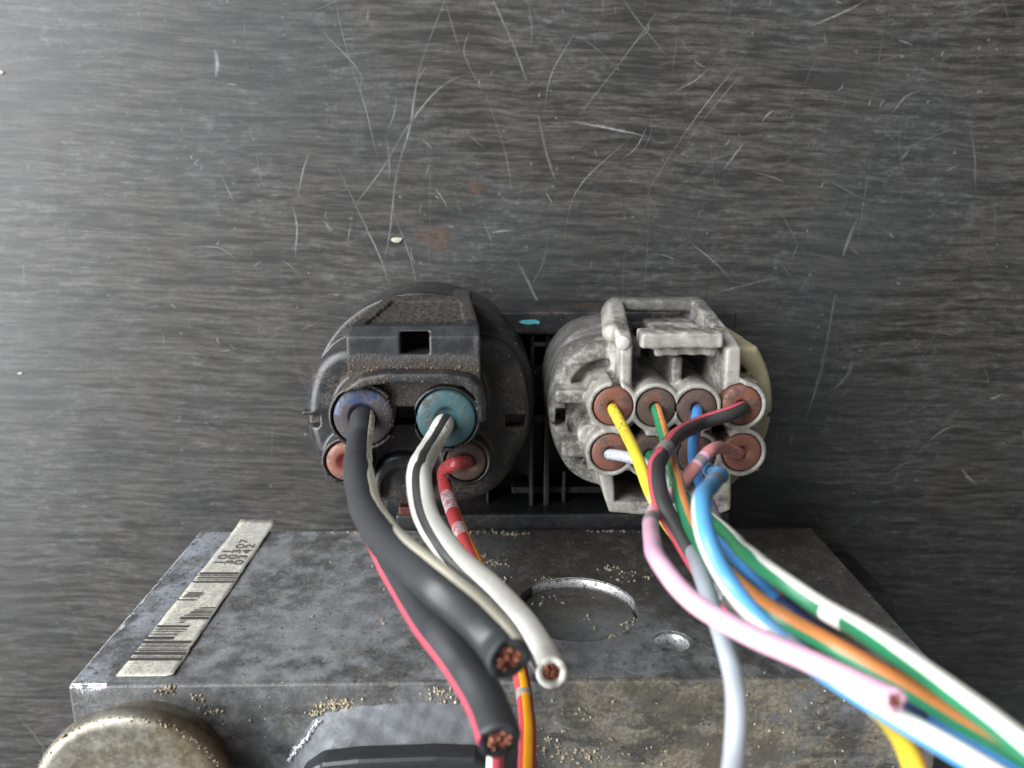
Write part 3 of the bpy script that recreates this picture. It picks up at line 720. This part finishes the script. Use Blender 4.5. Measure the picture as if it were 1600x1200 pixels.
# deep latch recess between the pillars
q0, q1 = xy(1003, 520, ZP), xy(1136, 612, ZP)
d = D(d, g.box((q0[0], q1[1], 12), (q1[0], q0[1] + 8, 41.4 + 20), .5))
for c in tc[1:3]: d = SU(d, g.ext(g.circ(c, RT + .72), 22, ZT + .25, .35), .2)
q = xy(1058, 560, 40); d = SU(d, g.box((q[0] - .75, q[1] - 5.0, 22), (q[0] + .75, q[1] + .3, 40.5), .3), .3)
# pillars and bridge
def pillar(A, B, Cc, hw):
    """rear top A, front top B, front foot C (photo px + z); half width hw"""
    a, b, c = Pz(*A), Pz(*B), Pz(*Cc)
    prof = [(c[1] - 2, c[2]), (b[1], b[2]), (b[1] + 1.2, b[2] - 2.5), (a[1], a[2] + .5), (a[1] - .2, a[2] - 2.6), (a[1] - 2.6, a[2] - 3.6), (c[1] - 2, 24)]
    dd = sd_poly(g.Y + 0*g.Z, g.Z + 0*g.Y, prof)
    xc = a[0] + (b[0] - a[0]) * (g.Z - a[2]) / (b[2] - a[2])
    xx = np.abs(g.X - xc) - hw
    r = .45; u, v = dd + r, xx + r
    return np.minimum(np.maximum(u, v), 0) + np.sqrt(np.maximum(u, 0)**2 + np.maximum(v, 0)**2) - r
PL = pillar((962, 470, 29), (976, 540, 42.5), (978, 610, 42.8), 1.2)
PR = pillar((1092, 470, 29), (1148, 545, 42.5), (1146, 606, 42.8), 1.1)
d = SU(d, PL, .7); d = SU(d, PR, .7)
d = SU(d, g.cap(Pz(962, 476, 28.5), Pz(1090, 476, 28.5), 1.05), .5)
d = SU(d, g.box((Pz(955, 476, 28)[0], Pz(0, 476, 28)[1] - 1.0, 25.8), (Pz(1098, 476, 28)[0], Pz(0, 476, 28)[1] + .75, 29.6), .5), .3)
q0, q1 = xy(956, 512, 41), xy(966, 602, 41); d = D(d, g.box((q0[0], q1[1], 36.5), (q1[0], q0[1], 60), .2))
# outer round wing at the left of the bridge
d = SU(d, g.cap(Pz(952, 488, 27), Pz(955, 520, 38), 1.3), 1.0)
# ribs on the left, lock notches
for (x0, x1, y0, y1, zt) in ((868,916,611,631,40.0),(878,918,690,716,39.5)):
    a, b = xy(x0, y0, zt), xy(x1, y1, zt); d = SU(d, g.box((a[0], b[1], 30), (b[0], a[1], zt), .4), .4)
q = xy(878, 652, 36); d = D(d, g.box((q[0] - .9, q[1] - 1.5, 31), (q[0] + .7, q[1] + 1.3, 50), .15))
q = xy(862, 663, 36); d = D(d, g.box((q[0] - 3, q[1] - .18, 28), (q[0] + 1.5, q[1] + .18, 50), .05))
q = xy(1204, 650, 36); d = D(d, g.box((q[0] - .5, q[1] - .4, 30), (q[0] + 3, q[1] + .4, 50), .1))
# lower left lobe beside the tubes
c = xy(921, 680, 41); d = SU(d, g.ext(g.circ(c, 1.7), 30, 41.6, .4), .4)
# skirt below: U of thin walls
sk = [xy(*p, 40) for p in ((934,735),(958,735),(962,780),(1000,784),(1092,786),(1112,780),(1110,735),(1143,735),(1142,796),(1128,802),(1000,804),(952,800),(945,780))]
d = SU(d, g.ext(g.poly(sk), 24, 40.2, .3), .3)
a, b = xy(962, 742, 40), xy(1110, 783, 40); d = D(d, g.box((a[0], b[1], 25), (b[0], a[1] - .6, 60), .2))
for c in tc: d = D(d, g.circ(c, RT + .06) + np.maximum(ZT - 2.2 - g.Z, 0) * 50)
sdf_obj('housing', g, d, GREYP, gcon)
# latch tongue
a, b = Pz(1003, 521, 43.2), Pz(1131, 545, 43.2)
gt = Grid((a[0] - 2, b[1] - 4, 26), (b[0] + 2, a[1] + 4, 46), .2)
d = gt.box((a[0], b[1], 38.5), (b[0], a[1], 43.2), .45)
a2, b2 = Pz(1024, 545, 42.2), Pz(1120, 556, 42.2)
d = SU(d, gt.box((a2[0], b2[1], 38.5), (b2[0], a2[1] + 1, 42.2), .3), .25)
q0 = Pz(1022, 515, 38); q1 = Pz(1100, 540, 38)
d = SU(d, gt.box((q0[0], q1[1], 27), (q1[0], q0[1], 40), .4), .4)
d = d + np.sin(gt.X * .9 + 1) * np.sin(gt.X * 1.7 + gt.Y) * np.sin(gt.Z * 1.3) * .16
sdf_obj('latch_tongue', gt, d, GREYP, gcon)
q = Pz(974, 536, 42.6); lathe('moulded_dot', (q[0], q[1], 42.3), [(.95, -.6), (.95, .35), (.8, .5), (.01, .5)], m_plain('worn_pale_plastic', (0.48, 0.47, 0.44), .5, 0, .2), gcon, 28)
for k, p in enumerate(tubes):
    c = tc[k]; r = RT; hl = .72
    lathe('seal', (c[0], c[1], ZT), [(r, -2.5), (r, -.45), (r - .1, -.12), (r - .35, .04), (hl + .45, .10), (hl + .15, 0), (hl, -.4), (.01, -.5)],
          (BROWN, BROWND, BROWND, BROWN, BROWN, BROWND, BROWND, BROWN)[k], gcon, 48)
spots = [((c[0] + .6, c[1] - .2, ZT + .1), 16, (1.1, 1.3, .01)) for c in tc] + [((*xy(1060, 540, 43.25), 43.25), 12, (3, .7, .01))]
grains('dust_grains', spots, DUSTG, gcon, 78, .02, .09)

# ------------------------------------------------------------------ wires
def wire(name, label, dia, pts, col, stripe=None, bands=(), cut=False, step=.45, seg=24, group=None, mat=None, core=.55, cat='wire'):
    """pts: (px, py, depth) with depth = 'z<mm>' or the wire's width in photo px there.
    stripe: (material, [(param, centre_deg, half_deg), ...]); bands: (param0, param1, material)"""
    W = []
    for (px_, py_, q) in pts:
        W.append(at(px_, py_, float(q[1:])) if isinstance(q, str) else atw(px_, py_, F * dia / q))
    C, par = catmull(W, step)
    for _ in range(3): C[1:-1] = .25*C[:-2] + .5*C[1:-1] + .25*C[2:]
    n = len(C); rw = random.Random(len(label) * 7 + n); ph = [rw.uniform(0, 6.28) for _ in range(8)]
    sarc = np.concatenate([[0], np.cumsum(np.linalg.norm(np.diff(C, axis=0), axis=1))]); fade = np.clip((sarc - 6) / 8, 0, 1)
    C = C + fade[:, None] * .03 * np.stack([np.sin(sarc * .55 + ph[0]) + .6 * np.sin(sarc * 1.1 + ph[1]), np.sin(sarc * .5 + ph[2]) + .6 * np.sin(sarc * .95 + ph[3]), np.sin(sarc * .45 + ph[4])], 1)
    rad = 1 + .008 * np.sin(sarc * .8 + ph[5]) + .005 * np.sin(sarc * 2.3 + ph[6])
    T = np.gradient(C, axis=0); T /= np.linalg.norm(T, axis=1)[:, None]
    E1 = np.zeros_like(C); ref = np.array([0.12, -.1, 1.0])
    want = []
    for i in range(n):
        r0 = CAM - C[i]; r0 = r0 / np.linalg.norm(r0); want.append(r0 - T[i] * r0.dot(T[i]))
    ok = [i for i in range(n) if np.linalg.norm(want[i]) > .55]; i0 = ok[0] if ok else n // 2
    def tr(prev, i, pull):
        e = prev - T[i] * prev.dot(T[i]); e /= np.linalg.norm(e); q = np.linalg.norm(want[i])
        if q > .4: e = e + pull * want[i] / q; e -= T[i] * e.dot(T[i]); e /= np.linalg.norm(e)
        return e
    E1[i0] = want[i0] / np.linalg.norm(want[i0])
    for i in range(i0 + 1, n): E1[i] = tr(E1[i-1], i, .35)
    for i in range(i0 - 1, -1, -1): E1[i] = tr(E1[i+1], i, 0)
    E2 = np.cross(T, E1); R = dia / 2
    ang = lambda a, r, i: C[i] + rad[i] * r * (math.cos(a) * E1[i] + math.sin(a) * E2[i])
    V, Fc = [], []
    for i in range(n):
        for k in range(seg): V.append(ang(2*math.pi*k/seg, R, i))
        if i:
            b = (i - 1) * seg
            for k in range(seg): k2 = (k + 1) % seg; Fc.append((b + k, b + k2, b + seg + k2, b + seg + k))
    if cut:                                             # cut end: rounded lip, then a flat annulus
        jag = [.10 * R * (math.sin(2*math.pi*k/seg*2 + ph[0]) + .7 * math.sin(2*math.pi*k/seg*5 + ph[1]) + rw.uniform(-.5, .5)) for k in range(seg)]
        for (r, dz) in ((R*.98, .12), (R*.90, .2), (R*core*1.05, .14), (R*core*.97, -.6)):
            for k in range(seg): a = 2*math.pi*k/seg; V.append(ang(a, r, n - 1) + T[-1]*(dz + jag[k]))
            b = len(V) - 2*seg
            for k in range(seg): k2 = (k + 1) % seg; Fc.append((b + k, b + k2, b + seg + k2, b + seg + k))
    base = W[0]
    o = mk(name, V, Fc, mat or m_ins(*col), base=base); tag(o, label, cat, group)
    if stripe:
        sm, keys = stripe; kp = [k[0] for k in keys]; V, Fc = [], []; m = 9; h_ = .012 + R*.006
        for i in range(n):
            c_ = math.radians(np.interp(par[i], kp, [k[1] for k in keys])); hw = math.radians(np.interp(par[i], kp, [k[2] for k in keys]))
            for j in range(m + 1):
                u = j / m; V.append(ang(c_ - hw + 2*hw*u, R + (h_ if 0 < j < m else -.01), i))
            if i:
                b = (i - 1) * (m + 1)
                for j in range(m): Fc.append((b + j, b + j + 1, b + m + 2 + j, b + m + 1 + j))
        mk('stripe', V, Fc, m_ins(*sm), o)
    for (a0, a1, bm_, *nm) in bands:
        ii = [i for i in range(n) if a0 <= par[i] <= a1]; V, Fc = [], []
        if len(ii) < 2: continue
        for q, i in enumerate(ii):
            for k in range(seg): V.append(ang(2*math.pi*k/seg, R + (.035 if 0 < q < len(ii) - 1 else .0), i))
            if q:
                b = (q - 1) * seg
                for k in range(seg): k2 = (k + 1) % seg; Fc.append((b + k, b + k2, b + seg + k2, b + seg + k))
        mk(nm[0] if nm else 'marking_band', V, Fc, bm_, o)
    if cut:
        r_ = random.Random(hash(name + label) % 999 if False else int(dia*100)); V, Fc = [], []; rc = R*core
        spots = [(0, 0)] + [(rc*.30, a*math.pi/3) for a in range(6)] + [(rc*.59, a*math.pi/6 + .2) for a in range(12)] + [(rc*.87, a*math.pi/9 + .1) for a in range(18)]
        for (rr_, aa) in spots:
            s_ = rc*.165; e = r_.uniform(-.12, .32) - .1; rr_ *= r_.uniform(.9, 1.05); aa += r_.uniform(-.12, .12); c0 = ang(aa, rr_, n-1) - T[-1]*.6; c1 = ang(aa, rr_, n-1) + T[-1]*(.12 + e); b = len(V)
            for cc_, sc in ((c0, 1), (c1 - T[-1]*.08, 1), (c1, .6)):
                for k in range(8): a = k*math.pi/4; V.append(cc_ + s_*sc*(math.cos(a)*E1[-1] + math.sin(a)*E2[-1]))
            for l in range(2):
                for k in range(8): k2 = (k+1) % 8; Fc.append((b + 8*l + k, b + 8*l + k2, b + 8*l + 8 + k2, b + 8*l + 8 + k))
            Fc.append([b + 16 + k for k in range(8)])
        mk('copper_core', V, Fc, COPPER, o)
    return o
WHITE = ('white', (0.74, 0.72, 0.66), .75); CREAM = ('cream', (0.74, 0.69, 0.55), .9); BLK = ('black', (0.024, 0.026, 0.029), .25, .42); RED = ('red', (0.42, 0.045, 0.05), .9)
YEL = ('yellow', (0.68, 0.51, 0.04), .9); GRN = ('green', (0.02, 0.19, 0.085), .5); ORG = ('orange', (0.62, 0.23, 0.07), .5); BLU = ('blue', (0.05, 0.20, 0.48), .5)
PNK = ('pink', (0.72, 0.41, 0.54), .3); SALM = ('salmon_pink', (0.62, 0.25, 0.235), .5); GRY = ('light_grey', (0.40, 0.43, 0.48), .4); NVY = ('navy', (0.03, 0.045, 0.12), .3)
LBL = ('light_blue', (0.09, 0.31, 0.58), .4); ORY = ('amber', (0.78, 0.33, 0.01), .3); CHAR = ('charcoal', (0.032, 0.030, 0.030), .3, .48); MAG = ('rose_red', (0.50, 0.07, 0.105), .5)
BAND = m_scratch('grey_marking_ink', (0.27, 0.255, 0.245), .3, .5, .85); BANDW = m_scratch('pale_marking_ink', (0.56, 0.56, 0.57), .42, .58, .6, 0.9)

# power connector: two thick black, one white, one red
wire('cable', 'thick black cable with cream stripe leaving the navy seal, cut end showing copper', 3.35,
     [(566,656,'z41'),(566,657,'z46'),(562,690,'z49.5'),(560,740,46.5),(575,800,52),(622,864,61),(692,920,68),(746,968,69),(778,1004,70),(794,1030,72)],
     BLK, (CREAM, [(0,-62,26),(2,-58,28),(3,-58,28),(4,-58,28),(5,-58,26),(7,-56,22),(9,-58,20)]), cut=True)
wire('cable', 'thick black cable with red stripe running under the cream-striped one', 3.35,
     [(556,726,'z40'),(558,728,'z42.5'),(572,775,42.5),(594,842,46),(630,908,52),(682,985,60.5),(729,1046,64),(764,1104,67),(781,1156,70)],
     BLK, (MAG, [(0,70,24),(3,72,24),(5,70,22),(8,72,20)]), cut=True)
wire('cable', 'white cable with black stripe leaving the teal seal, cut end showing copper', 2.85,
     [(693,664,'z41'),(692,665,'z46'),(676,694,'z50'),(655,746,40),(665,805,42),(708,868,43.5),(772,926,45),(822,980,46),(848,1024,47.5),(862,1050,50)],
     WHITE, (CHAR, [(0,10,22),(2,12,18),(3,18,20),(4,22,20),(5,30,20),(6,40,22),(7,48,22),(9,56,20)]), cut=True)
wire('wire', 'red wire with amber stripe bending out of the lower right seal of the black connector', 1.9,
     [(729,722,'z40'),(728,722,'z43.6'),(714,724,'z45.5'),(693,738,20.5),(702,784,21.5),(722,836,23),(748,892,24),(780,960,24.5),(806,1025,25),(820,1090,26),(824,1150,28),(822,1230,30)],
     RED, (ORY, [(0,-100,12),(4,-92,14),(5,-75,22),(6,-58,30),(8,-15,30),(11,-5,32)]), bands=((3.75,4.35,BANDW),(4.75,5.15,BANDW),(8.75,9.1,BAND)))
wire('wire', 'short red and white wire showing below the copper end at the bottom edge', 1.7,
     [(772,1140,26),(774,1175,27),(772,1230,28)], MAG, (WHITE, [(0,62,46),(2,62,46)]))
# signal connector: eight thin wires
D1 = 1.55
wire('wire', 'bright yellow wire leaving the top left seal of the grey connector', D1,
     [(958,638,'z41'),(958,640,'z44'),(974,670,'z47.5'),(996,715,19.5),(1013,762,20.2),(1036,806,21),(1068,852,22),(1108,905,22.8),(1170,968,24),(1250,1030,26.5),(1330,1078,29),(1385,1122,33),(1420,1172,37),(1446,1240,39)],
     YEL, (ORG, [(0,-150,6),(10,-150,6),(11,-85,28),(13,-72,34)]), bands=((4.3,4.75,BANDW),))
wire('wire', 'light grey wire from the lower left seal that hangs straight down past the block', D1,
     [(952,710,'z41'),(953,710,'z44'),(970,712,'z45.8'),(1005,722,'z47.5'),(1038,748,18.5),(1062,806,20),(1086,870,25),(1098,905,27),(1120,968,29),(1140,1035,31),(1152,1105,33),(1148,1175,34),(1138,1250,36)], GRY)
wire('wire', 'green wire with orange stripe from the second top seal of the grey connector', D1,
     [(1025,638,'z41'),(1026,640,'z44'),(1034,668,'z47'),(1044,702,19),(1056,746,21.5),(1066,786,23),(1092,846,25),(1140,900,28),(1210,958,31),(1300,1008,32),(1400,1064,34),(1500,1124,37),(1640,1204,41)],
     GRN, (ORG, [(0,-38,32),(2,-34,36),(4,-25,34),(5,-28,34),(6,-36,38),(8,-38,54),(12,-38,54)]))
wire('wire', 'blue wire with red stripe from the third top seal of the grey connector', D1,
     [(1089,640,'z41'),(1090,642,'z44'),(1086,672,'z47'),(1083,706,18.3),(1092,748,19),(1108,790,21),(1128,840,24),(1176,898,28),(1240,962,30),(1310,1012,31),(1400,1078,32.5),(1500,1136,35),(1640,1212,38)],
     BLU, (MAG, [(0,-78,24),(3,-70,26),(6,-72,26),(7,-70,28),(12,-70,28)]), bands=((5.2,5.6,BAND),(7.6,10.7,m_ins(*NVY))))
wire('wire', 'charcoal wire with red stripe sweeping left across the grey connector from its top right seal', 2.0,
     [(1161,638,'z41'),(1158,639,'z44.5'),(1142,646,'z45.6'),(1095,661,23.2),(1050,689,25.8),(1026,736,28.6),(1036,790,30),(1068,845,31),(1102,900,32),(1150,952,33),(1210,996,35),(1300,1044,38),(1400,1098,40),(1540,1176,44)],
     CHAR, (MAG, [(0,66,26),(3,64,24),(4,64,24),(5,66,24),(7,66,26),(13,66,28)]), bands=((4.25,4.6,BAND),(7.9,8.75,BANDW)))
wire('wire', 'pink wire looping from the lower right seal, its cut end over the bundle', D1,
     [(1157,708,'z41'),(1152,707,'z44.5'),(1136,702,'z47'),(1108,706,19.8),(1080,738,20.2),(1054,770,20.6),(1029,789,21.8),(1017,824,25.5),(1034,884,30),(1086,944,32),(1170,990,34),(1280,1040,36),(1350,1072,38),(1398,1094,40)],
     PNK, bands=((3.35,3.7,BAND),(6.6,6.95,BAND),(0.2,3.34,m_ins(*SALM),'grimy_sleeve'),(3.71,5.2,m_ins(*SALM),'grimy_sleeve')), cut=True, core=.5)
wire('wire', 'thick-looking light blue wire with white stripe arching over the lower middle of the grey connector', D1,
     [(1088,714,'z41'),(1094,720,'z47'),(1110,736,'z56'),(1127,741,22.5),(1113,756,26.5),(1097,788,30),(1106,850,31.5),(1140,912,32),(1190,974,33.5),(1270,1037,35),(1370,1102,37),(1480,1166,40),(1620,1250,44)],
     LBL, (WHITE, [(0,150,16),(4,120,14),(5,76,24),(7,72,28),(8,45,42),(9,-8,46),(12,-14,48)]), bands=((3.75,4.0,BAND),(8.1,8.7,BANDW)))
wire('wire', 'green wire with broad white stripe along the top of the bundle at right', D1,
     [(1016,712,'z41'),(1017,713,'z44'),(1030,736,'z46'),(1062,768,19.5),(1100,802,22),(1142,840,25),(1200,892,30),(1290,952,32),(1370,1000,35),(1460,1060,38),(1540,1120,41),(1660,1216,45)],
     GRN, (WHITE, [(0,-70,24),(4,-66,30),(6,-50,42),(8,-48,52),(9,-45,60),(11,-40,70)]), bands=((6.95,7.45,m_ins(*WHITE)),))

# ------------------------------------------------------------------ sand and crumbs lying on the block
SAND = m_plain('tan_sand', (0.29, 0.255, 0.185), .9, 0, .5)
spots = []
for (px_, py_, c_, sx, sz) in ((745,831,60,5,.5),(800,834,40,2,.5),(700,833,40,4,.6),(560,832,25,5,.4),(960,830,22,3,.4),(1000,832,14,5,.4),(735,870,45,2.2,2.5),(775,880,30,1.6,1.6),(770,905,26,2,1.5),
    (860,905,18,1.6,.8),(955,888,20,1.2,.7),(985,895,16,1.4,.5),(1010,902,10,.8,.4),(970,905,14,2,1),(984,965,26,.7,1.2),(960,985,22,1.0,1.6),(1040,1010,16,.5,.5),(920,960,14,3,2),
    (850,925,14,3,2),(600,900,12,6,5),(640,950,14,8,6),(480,960,12,9,6),(1150,880,14,8,3),(650,815,40,2.2,.5)):
    p = atY(px_, py_, FY + .05); spots.append(((p[0], FY + .04, p[2]), c_, (sx*.5, .03, sz*.5)))
def into_bore(c):                                  # grains over a bore lie on its floor
    ra, rb = math.hypot(c[0] - cA[0], c[2] - cA[2]), math.hypot(c[0] - cB[0], c[2] - cB[2])
    if ra < RA - .4: c[1] = FY - 1.26
    elif rb < RB: c[1] = FY - 3.1
    return c
sand = grains('sand_grit', [(p, int(c * 2.2), (q[0] * 1.25, q[1], q[2] * 1.25)) for p, c, q in spots], SAND, None, 5, .025, .30, snap=into_bore); tag(sand, 'tan sand grains scattered over the block face', 'sand')
spots = []
for (px_, py_, c_, s_) in ((508,1103,60,.9),(535,1101,60,.8),(495,1112,25,.5),(260,1080,30,.5),(268,1074,20,.4),(330,1110,18,.8),(515,1075,10,1),(700,1090,40,1.2),(690,1080,20,.6),(745,1096,14,.8),(850,1165,60,2),
    (900,1180,60,3),(930,1178,40,2),(1010,1178,20,2),(1240,1090,20,4),(1180,1140,20,5),(880,1120,10,2),(890,1110,10,2),(310,1092,16,.8),(420,1120,12,6),(350,1160,10,6),(1300,1150,12,6)):
    z_ = 65.65; p = xy(px_, py_, z_); spots.append(((*p, z_), c_, (s_, s_*.45, .03)))
crust = grains('dirt_crust', [(p, int(c * 1.8), q) for p, c, q in spots], CRUST, None, 6, .025, .27); tag(crust, 'pale yellowish crumbs crusted on the front of the block', 'dirt')
for o in bpy.data.objects:
    if '_b' in o: del o['_b']
